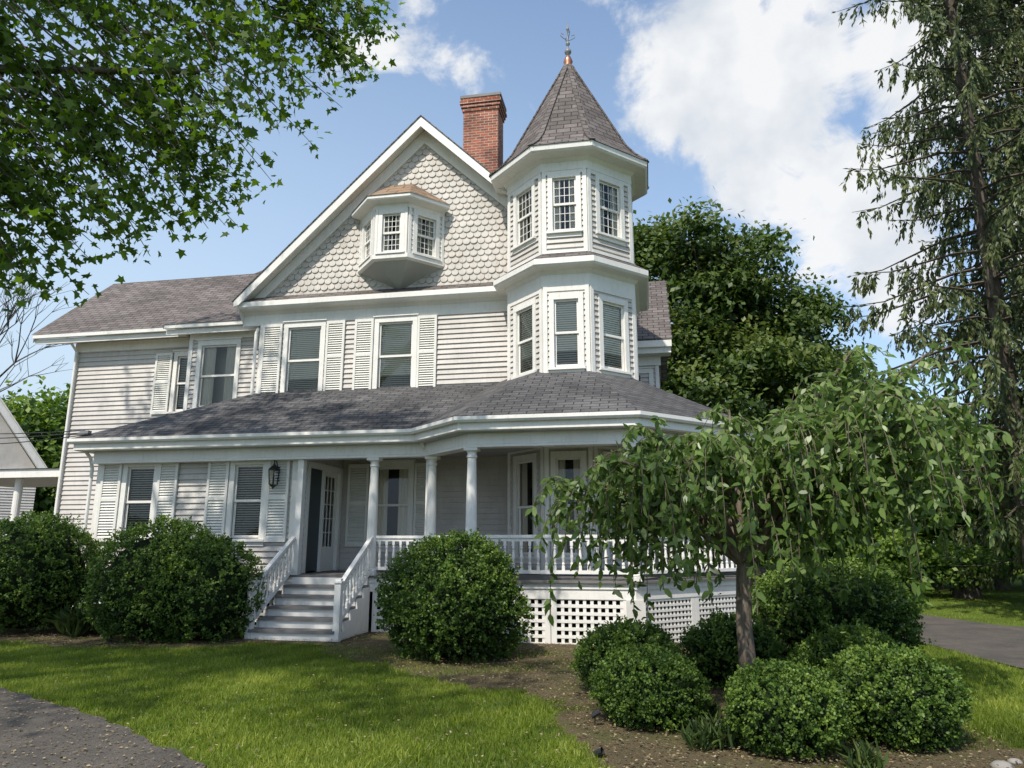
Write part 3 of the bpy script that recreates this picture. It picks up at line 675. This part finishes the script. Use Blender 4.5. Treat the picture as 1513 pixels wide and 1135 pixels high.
# ---------------------------------------------------------------- spruces
def spruce(name,bx,by,H,Rm,seed,zs=1.8,lean=0,dens=1.0,zstep=.42,nbr=(3,6)):
    e=empty(name);r=np.random.default_rng(seed);L=MB()
    L.tube([(bx,by,-.1),(bx+.02,by,1),(bx+lean*.3,by,H*.4),(bx+lean,by,H)],[.28,.21,.15,.03],'bark',9)
    Cs=[];As=[];Ts=[]
    z=zs
    while z<H-.4:
        nb=r.integers(*nbr);a0=r.uniform(0,6.28)
        for b in range(nb):
            az=a0+b*6.28/nb+r.uniform(-.45,.45);fr_=(z/H)
            Ln=Rm*(1-fr_)**.6*r.uniform(.45,1.18)+.3
            if z<H*.18: Ln*=.8
            h=np.array([math.cos(az),math.sin(az),0]);x0=bx+lean*fr_
            up=r.uniform(.0,.3)
            t=np.linspace(0,1,9);dz=Ln*(up*t-.72*t**2+.46*t**3.5)
            P=np.stack([x0+h[0]*Ln*t,by+h[1]*Ln*t,z+dz],1)
            L.tube([tuple(p) for p in P[::2]],[.04*(1-tt)+.006 for tt in t[::2]],'bark',4)
            ns=int((5+Ln*6.0)*dens);side=np.array([-h[1],h[0],0])
            for s in range(ns):
                ts=r.uniform(.1,1.0);p=np.array([np.interp(ts,t,P[:,k]) for k in range(3)])
                sg=r.choice([-1,1]);ax=side*sg*r.uniform(.05,.45)+h*r.uniform(.0,.35)+np.array([0,0,-r.uniform(.6,1.3)]);ax/=np.linalg.norm(ax)
                sl_=r.uniform(.3,1.0)*(1.1-.5*ts);m=15
                q=r.random(m);Cs.append(p+ax*(q*sl_)[:,None]+r.normal(0,.012,(m,3)))
                As.append(ax*1.1+r.normal(0,.30,(m,3)));Ts.append(np.full(m,.42+.3*(ts-.5)+r.normal(0,.14))+.25*q+r.normal(0,.08,m))
            m=26;q=.1+.95*r.random(m);Pq=np.stack([np.interp(q,t,P[:,k]) for k in range(3)],1)
            Cs.append(Pq);As.append(h*1.2+r.normal(0,.35,(m,3)));Ts.append(np.full(m,.6))
        z+=r.uniform(.75,1.25)*zstep
    C=np.concatenate(Cs);A=nz(np.concatenate(As));tt=np.concatenate(Ts);n=len(C)
    leaves('foliage',C,A,nz(ru(n)),.17*rng.uniform(.6,1.3,n),DI*np.array([.48,1,1]),tt,'spruce_leaf',e)
    L.build('trunk_and_branches',e)
spruce('spruce_tree',8.25,18.2,26,3.9,31,2.4,0,1.0,.46)
spruce('spruce_tree',11.4,21.5,27,4.2,32,1.6,0,1.3,.38,(4,7))
spruce('spruce_tree',12.2,16.0,24,4.0,33,3.0,0,1.0,.45)

# ---------------------------------------------------------------- weeping cherry
ce=empty('weeping_cherry_tree');L=MB()
tb=Vector((.93,8.2,0));rv=Vector((.983,.184,0));fv=Vector((-.184,.983,0))
L.tube([tb+Vector((0,0,-.05)),tb+Vector((.01,0,.15)),tb+Vector((-.01,0,.8)),tb+Vector((.03,0,1.30)),tb+Vector((.06,.02,1.5))],[.12,.092,.08,.085,.07],'bark2',12)
fk=tb+Vector((.04,0,1.35))
targ=[(-.9,0,2.8),(-1.5,.35,2.5),(-1.3,-.5,2.4),(.1,.4,3.1),(.7,-.4,3.0),(1.5,.2,3.75),(2.1,-.25,3.6),(2.4,.5,3.15),(.3,-.9,2.75),(-.5,-.8,2.6),(1.1,1.0,3.1),(1.3,-.9,3.1),(-.2,1.1,2.85),(1.8,.9,3.2),(1.9,-.7,2.95),(2.5,-.1,2.8),(-1.9,.1,2.2)]
Cs=[];As=[];Ts=[];r=np.random.default_rng(5)
for (a,b,z) in targ:
    q=tb+rv*a+fv*b+Vector((0,0,z))
    m1=fk.lerp(q,.35)+Vector((0,0,.25));m2=fk.lerp(q,.7)+Vector((0,0,.2))
    pl=[fk,m1,m2,q];L.tube([tuple(p) for p in pl],[.05,.034,.024,.013],'bark2',7)
    PLn=np.array([tuple(p) for p in pl])
    for s in range(40):
        t=r.uniform(.3,1.0)**.8;p=np.array([np.interp(t,[0,.35,.7,1],PLn[:,k]) for k in range(3)])
        outd=np.array([a*rv.x+b*fv.x,a*rv.y+b*fv.y,0.]);outd/=max(.3,np.linalg.norm(outd))
        h=outd*.55+r.normal(0,.75,3)*np.array([1,1,0]);h/=np.linalg.norm(h)
        v=h*r.uniform(.4,1.05)+np.array([0,0,r.uniform(.1,.75)]);pos=p.copy();pp=[pos.copy()]
        Ln=r.uniform(.5,1.9);st=.07;g=r.uniform(.09,.18);floor=r.uniform(1.05,2.0) if r.random()<.82 else .8
        for k in range(int(Ln/st)):
            v=v+np.array([0,0,-g]);v[:2]*=.94;v/=max(1,np.linalg.norm(v));pos=pos+v*st;pp.append(pos.copy())
            if pos[2]<floor:break
        pp=np.array(pp)
        L.tube([tuple(x) for x in pp[::3]] if len(pp)>6 else [tuple(pp[0]),tuple(pp[-1])],[.005]*(len(pp[::3]) if len(pp)>6 else 2),'bark2',3)
        m=int(len(pp)*1.55);q_=r.uniform(.05,1,m)*(len(pp)-1);i0=q_.astype(int).clip(0,len(pp)-2);fq=(q_-i0)[:,None]
        Cs.append(pp[i0]*(1-fq)+pp[i0+1]*fq);ax=r.normal(0,.6,(m,3));ax[:,2]-=.65;As.append(ax)
        Ts.append(r.normal(.5,.22,m)+.15*(Cs[-1][:,2]-2.3))
C=np.concatenate(Cs);A=nz(np.concatenate(As));tt=np.concatenate(Ts);n=len(C)
leaves('foliage',C,A,nz(ru(n)+np.array([0,-.4,.6])),.122*rng.uniform(.6,1.25,n),HX*np.array([.9,1,1.2]),tt,'cherry_leaf',ce)
L.build('trunk_and_branches',ce,True)

# ---------------------------------------------------------------- overhead maple (trunk left of frame)
me_=empty('maple_tree');L=MB();r=np.random.default_rng(11)
tb=(-11.2,2.4,0)
L.tube([(tb[0],tb[1],-.1),(tb[0],tb[1],1),(-11.1,2.6,5),(-11,3.2,9),(-11,4,14)],[.5,.4,.33,.26,.08],'bark',12)
limbs=[[(-11.1,2.6,4.2),(-9.6,3.8,6.2),(-7.59,5.19,7.3),(-6.4,6.0,7.9),(-5.31,6.64,8.2),(-3.4,7.6,8.8)],[(-11.1,2.6,3.8),(-9.2,4.0,5.3),(-6.66,5.67,6.5),(-4.9,6.61,6.9)],[(-11.1,2.6,3.5),(-9,4.3,4.9),(-7.2,5.5,5.5),(-6.0,6.0,5.4)]]
for lm in limbs: L.tube(lm,[.12,.08,.045,.03,.02,.01][:len(lm)],'bark',8)
for q in((-8,.5,12),(-5.5,-.8,13),(-13,6,14)): L.tube([(-11.05,3.0,8),((q[0]-11)/2,(q[1]+3)/2,q[2]-1.5),q],[.16,.1,.03],'bark',8)
inner=np.array([(-8.2,5.0,6.0),(-7.4,5.3,6.3),(-6.9,5.5,6.6),(-6.3,5.9,7.0),(-5.5,6.5,7.6),(-4.7,6.9,8.3),(-3.7,7.4,9.0)])
B=np.array([(-6.7,5.9,4.40),(-6.05,6.0,4.15),(-5.15,6.15,4.75),(-4.85,6.75,5.25),(-4.1,6.85,5.8),(-3.45,7.45,6.95),(-3.05,7.5,7.8)])
Cs=[];As=[];Ts=[];ps=np.linspace(0,1,7)
for i in range(270):
    s=r.uniform(0,1);rr=r.uniform(-.15,1.0) if i%3 else r.uniform(.7,1.08)
    a=np.array([np.interp(s,ps,inner[:,k]) for k in range(3)]);s2=np.clip(s+r.normal(0,.06),0,1)
    b=np.array([np.interp(s2,ps,B[:,k]) for k in range(3)])
    p=a+(b-a)*rr+r.normal(0,.2,3);o_=a+(b-a)*max(-.2,rr-.5)+np.array([-.5,-.2,.35])+r.normal(0,.25,3)
    mid=(p+o_)/2+np.array([0,0,.15])
    L.tube([tuple(o_),tuple(mid),tuple(p)],[.012,.008,.003],'bark',4)
    m=r.integers(30,62);q=r.uniform(.1,1.05,m);path=np.array([o_,mid,p])
    base_=np.stack([np.interp(q,[0,.5,1],path[:,k]) for k in range(3)],1)
    Cs.append(base_+r.normal(0,.10,(m,3))*np.array([1,1,.7]));ax=r.normal(0,.6,(m,3));ax[:,2]-=.45;As.append(ax);Ts.append(r.normal(.5,.2,m))
C=np.concatenate(Cs);A=nz(np.concatenate(As));tt=np.concatenate(Ts);n=len(C)
leaves('near_foliage',C,A,nz(ru(n)*.9+np.array([0,-.1,.8])),.105*rng.uniform(.6,1.25,n),MP,tt,'maple_leaf',me_)
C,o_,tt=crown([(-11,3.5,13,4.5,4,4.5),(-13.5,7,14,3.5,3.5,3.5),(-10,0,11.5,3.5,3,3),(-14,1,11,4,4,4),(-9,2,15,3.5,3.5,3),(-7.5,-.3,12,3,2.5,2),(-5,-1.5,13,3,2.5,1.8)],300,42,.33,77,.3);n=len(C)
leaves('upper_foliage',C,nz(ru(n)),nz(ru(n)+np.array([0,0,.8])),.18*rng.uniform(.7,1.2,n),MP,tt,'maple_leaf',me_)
L.build('trunk_and_limbs',me_,True)

# ---------------------------------------------------------------- ground
bed=[(-30,11.4),(-14,11.0),(-10.4,10.6),(-8,10.3),(-6.3,11.2),(-5.2,11.3),(-4.3,10.3),(-3,9.0),(-1.5,8.3),(-.9,7.4),(-.55,6.1),(-.4,5.0),(1.0,4.7),(2.2,5.3),(2.7,6.4),(2.75,7.6),(3.1,9.5),(3.6,12.0),(3.2,17),(2,26),(-30,26)]
driveL=[(-30,15),(-16,11.6),(-10,8.75),(-7.2,7.4),(-5.0,6.33),(-3.25,5.2),(-2,3.9),(-1,2),(-.5,-6),(-40,-6),(-40,15)]
driveR=[(8.5,3),(6,7),(4.9,9.5),(4.55,11),(4.1,13.8),(3.6,17),(3.6,24),(3,26),(5.5,26),(5.8,24),(5.7,18.8),(6.6,16.2),(10,14),(16,12),(24,8),(24,3)]
def pip(poly,X,Y):
    ins=np.zeros(X.shape,bool);n=len(poly)
    for i in range(n):
        x0,y0=poly[i];x1,y1=poly[(i+1)%n]
        if y0==y1: continue
        c=((y0>Y)!=(y1>Y))&(X<(x1-x0)*(Y-y0)/(y1-y0)+x0);ins^=c
    return ins
def jit(X,Y):
    return X+.14*np.sin(3.1*Y+1.3*X)+.08*np.sin(9.7*X+4*Y)+.04*np.sin(23*Y),Y+.14*np.sin(2.7*X+.9)+.07*np.sin(11*Y-5*X)+.04*np.sin(27*X)
xs=np.concatenate([[-400,-200,-100,-60,-40,-28,-20],np.arange(-16,12,.12),[14,18,25,40,80,160,400]]);ys=np.concatenate([[-80,-30,-8,0],np.arange(2,20,.12),[22,25,30,40,60,100,200,600]])
X,Y=np.meshgrid(xs,ys);jx,jy=jit(X,Y);bm_=pip(bed,jx,jy).astype(float)
Z=.015*np.sin(1.1*X+.4)*np.sin(.9*Y)
gme=bpy.data.meshes.new('ground');nx,ny=len(xs),len(ys)
V=np.stack([X,Y,Z],-1).reshape(-1,3);ii=np.arange(nx*ny).reshape(ny,nx)
F=np.stack([ii[:-1,:-1],ii[:-1,1:],ii[1:,1:],ii[1:,:-1]],-1).reshape(-1,4)
gme.from_pydata(V.tolist(),[],F.tolist());gme.materials.append(M['ground'])
at=gme.attributes.new('bed','FLOAT','POINT');at.data.foreach_set('value',bm_.ravel().astype(np.float32))
g=bpy.data.objects.new('ground',gme);scene.collection.objects.link(g)
def sheet(name,poly,mat,z):
    pts=[]
    for i in range(len(poly)):
        a=poly[i];b=poly[(i+1)%len(poly)];l=math.hypot(b[0]-a[0],b[1]-a[1]);k=max(1,int(l/.12)) if l<12 else 20
        for j in range(k):
            t=j/k;x=a[0]+(b[0]-a[0])*t;y=a[1]+(b[1]-a[1])*t
            pts.append((x+.03*math.sin(x*9+y*5)+R.uniform(-.012,.012),y+.03*math.sin(x*7-y*11)+R.uniform(-.012,.012),z))
    L=MB();L.face(pts,mat);return L.build(name)
sheet('driveway',driveL,'asphalt',.022);sheet('driveway',driveR,'asphalt',.022)
def scatter(n,x0,x1,y0,y1):
    return rng.uniform(x0,x1,n),rng.uniform(y0,y1,n)
gx=[];gy=[]
for n,b in((340000,(-12,1,4.6,11.4)),(140000,(2.2,8,4.6,14)),(60000,(-22,-11,7,13)),(60000,(1,3.2,4.6,9)),(50000,(5,16,10,26))):
    x,y=scatter(n,*b);gx.append(x);gy.append(y)
x=np.concatenate(gx);y=np.concatenate(gy);jx,jy=jit(x,y)
inb=pip(bed,jx,jy);ind=pip(driveL,x,y)|pip(driveR,x,y)
keep=~ind&(~inb|((rng.random(len(x))<.40)&(lump(np.stack([x,y,x*0],1),3,1.6)>-.12)))
ib=inb[keep];x=x[keep];y=y[keep];n=len(x)
C=np.stack([x,y,.015*np.sin(1.1*x+.4)*np.sin(.9*y)-.002],1);A=nz(rng.normal(0,.45,(n,3))+np.array([0,0,1]))
pt=lump(np.stack([x,y,x*0],1),8,1.3);pt2=lump(np.stack([x,y,x*0],1),12,5)
leaves('lawn_grass',C,A,ru(n),rng.uniform(.028,.065,n)*(1-.35*ib)*(1+.35*pt2),BL*np.array([1.5,1,1]),.48+.5*pt+.45*pt2+rng.normal(0,.2,n)-.05*ib,'grass')
x,y=scatter(60000,-12,4,4.8,13);a=pip(bed,x,y)
x2,y2=scatter(12000,-9,-1.5,3.5,8.5);d=pip(driveL,x2,y2)
x3,y3=scatter(2500,-11,-.5,5,11);d3=~pip(driveL,x3,y3)&~pip(bed,x3,y3)
x=np.concatenate([x[a],x2[d],x3[d3]]);y=np.concatenate([y[a],y2[d],y3[d3]]);n=len(x);onl=np.arange(n)>=n-d3.sum()
lz=np.where(pip(driveL,x,y),.028,.022)+rng.uniform(0,.01,n)+onl*.03
leaves('leaf_litter',np.stack([x,y,lz],1),nz(rng.normal(0,1,(n,3))*np.array([1,1,.15])),nz(ru(n)*.3+np.array([0,0,1.])),rng.uniform(.010,.038,n),DI,rng.uniform(0,1,n),'litter')
def tuft(x,y,k,h):
    C=np.tile([x,y,0.],(k,1))+rng.normal(0,.05,(k,3))*np.array([1,1,0]);A=nz(rng.normal(0,.5,(k,3))*np.array([1,1,0])+np.array([0,0,1.]))
    return C,A,h*rng.uniform(.6,1.1,k)
for nm,pl,h in (('daylily_plants',[(.42,6.75),(.52,6.5),(.35,6.4),(1.45,6.05),(.45,7.4)],.20),('garden_plants',[(-10.3,12.2),(-10.0,12.5),(-9.8,12.1),(-9.6,12.5),(-10.2,11.8),(-9.55,11.9),(-9.9,11.6)],.5)):
    cs=[tuft(a,b,90,h) for a,b in pl];C=np.concatenate([c[0] for c in cs]);A=np.concatenate([c[1] for c in cs]);s=np.concatenate([c[2] for c in cs])
    leaves(nm,C,A,ru(len(C)),s,HX*np.array([.22,1,2.5]),rng.uniform(.1,.9,len(C)),'daylily')
gl_=empty('garden_spotlight');L=MB();L.tube([(-.55,6.95,0),(-.55,6.95,.09)],[.007,.007],'black',6);L.tube([(-.58,6.95,.08),(-.51,6.97,.12)],[.02,.03],'black',10);L.tube([(-.49,6.0,.02),(-.42,5.98,.05)],[.02,.032],'black',10);L.build('spotlight_head',gl_)
rk=empty('garden_rock');L=MB()
for (a,b,s) in((2.45,6.3,.08),(2.6,6.45,.05),(-.1,10.2,.06)):
    L.lathe(a,b,[(.001,s*.5),(s*.6,s*.42),(s,s*.12),(s*.9,-.02)],'stone',9)
L.build('rocks',rk,True)

# ---------------------------------------------------------------- world, sun, camera
el,azs=math.radians(52),math.radians(18)
sd=Vector((-math.sin(azs)*math.cos(el),-math.cos(azs)*math.cos(el),math.sin(el)))
w=bpy.data.worlds.new('World');scene.world=w;w.use_nodes=True;nt=w.node_tree;bg=nt.nodes['Background'];bg.inputs[1].default_value=.135
sky=N(nt,'ShaderNodeTexSky',sky_type='NISHITA');sky.sun_disc=False;sky.sun_elevation=el;sky.sun_rotation=math.atan2(sd.x,sd.y);sky.air_density=1.0;sky.dust_density=1.0;sky.ozone_density=1.0
tc=N(nt,'ShaderNodeTexCoord')
mpc=N(nt,'ShaderNodeMapping');mpc.inputs['Scale'].default_value=(1,1,1.35);nt.links.new(tc.outputs['Generated'],mpc.inputs[0])
nn=N(nt,'ShaderNodeTexNoise',Scale=6.0,Detail=11.0,Roughness=.62,Distortion=.35);nt.links.new(mpc.outputs[0],nn.inputs['Vector'])
def mth(op,a,b=None,cl=False):
    m=nt.nodes.new('ShaderNodeMath');m.operation=op;m.use_clamp=cl
    for i,x in enumerate((a,b)):
        if x is None: continue
        if isinstance(x,(int,float)): m.inputs[i].default_value=x
        else: nt.links.new(x,m.inputs[i])
    return m.outputs[0]
tot=None
for c,rd,amp in (((.158,.827,.539),.20,1.05),((.10,.80,.50),.13,.9),((.04,.86,.52),.09,.65),((.27,.876,.40),.14,1.1),((.30,.88,.32),.12,.9),((.33,.778,.54),.18,1.0),((.22,.75,.62),.13,.9),((-.227,.77,.597),.12,.42),((-.33,.76,.60),.10,.3),((-.05,.74,.67),.08,.5),((.5,.8,.33),.25,.9),((-.7,.3,.6),.4,.8),((.3,-.5,.8),.5,.8),((-.5,-.5,.5),.4,.7)):
    cv=Vector(c).normalized();vm=nt.nodes.new('ShaderNodeVectorMath');vm.operation='DISTANCE';nt.links.new(tc.outputs['Generated'],vm.inputs[0]);vm.inputs[1].default_value=cv
    v=mth('MULTIPLY',mth('SUBTRACT',1.0,mth('DIVIDE',vm.outputs['Value'],rd),True),amp)
    tot=v if tot is None else mth('MAXIMUM',tot,v)
val=mth('ADD',tot,mth('MULTIPLY',mth('SUBTRACT',nn.outputs[0],.5),1.9))
mr=N(nt,'ShaderNodeMapRange');mr.interpolation_type='SMOOTHSTEP';mr.inputs['From Min'].default_value=.24;mr.inputs['From Max'].default_value=.54;nt.links.new(val,mr.inputs[0])
n3=N(nt,'ShaderNodeTexNoise',Scale=8.0,Detail=8.0);nt.links.new(tc.outputs['Generated'],n3.inputs['Vector'])
cc=ramp(nt,n3.outputs[0],[(.38,(5.0,5.4,5.9)),(.58,(7.0,7.05,7.1))])
sx=nt.nodes.new('ShaderNodeSeparateXYZ');nt.links.new(tc.outputs['Generated'],sx.inputs[0])
hz=mth('MULTIPLY',mth('SUBTRACT',.82,sx.outputs[2],True),mth('ADD',.95,mth('MULTIPLY',sx.outputs[0],-.9)),True)
skb=mixc(nt,1.0,sky.outputs[0],(1.35,1.5,1.62),'MULTIPLY')
c0=mixc(nt,hz,skb,(4.7,5.9,7.1));c1=mixc(nt,mth('MULTIPLY',mr.outputs[0],.95),c0,cc)
nt.links.new(c1,bg.inputs[0])
sl=bpy.data.lights.new('sun','SUN');sl.energy=4.9;sl.angle=math.radians(.6);sl.color=(1,.94,.84);so=bpy.data.objects.new('sun',sl);so.rotation_euler=sd.to_track_quat('Z','Y').to_euler();scene.collection.objects.link(so)
cam=bpy.data.cameras.new('camera');co=bpy.data.objects.new('camera',cam);cam.sensor_width=36;cam.lens=25.46;cam.clip_end=3000;cam.clip_start=.05
co.location=(0,0,1.6);co.rotation_euler=(math.radians(102.3),0,math.radians(10.6));scene.collection.objects.link(co);scene.camera=co
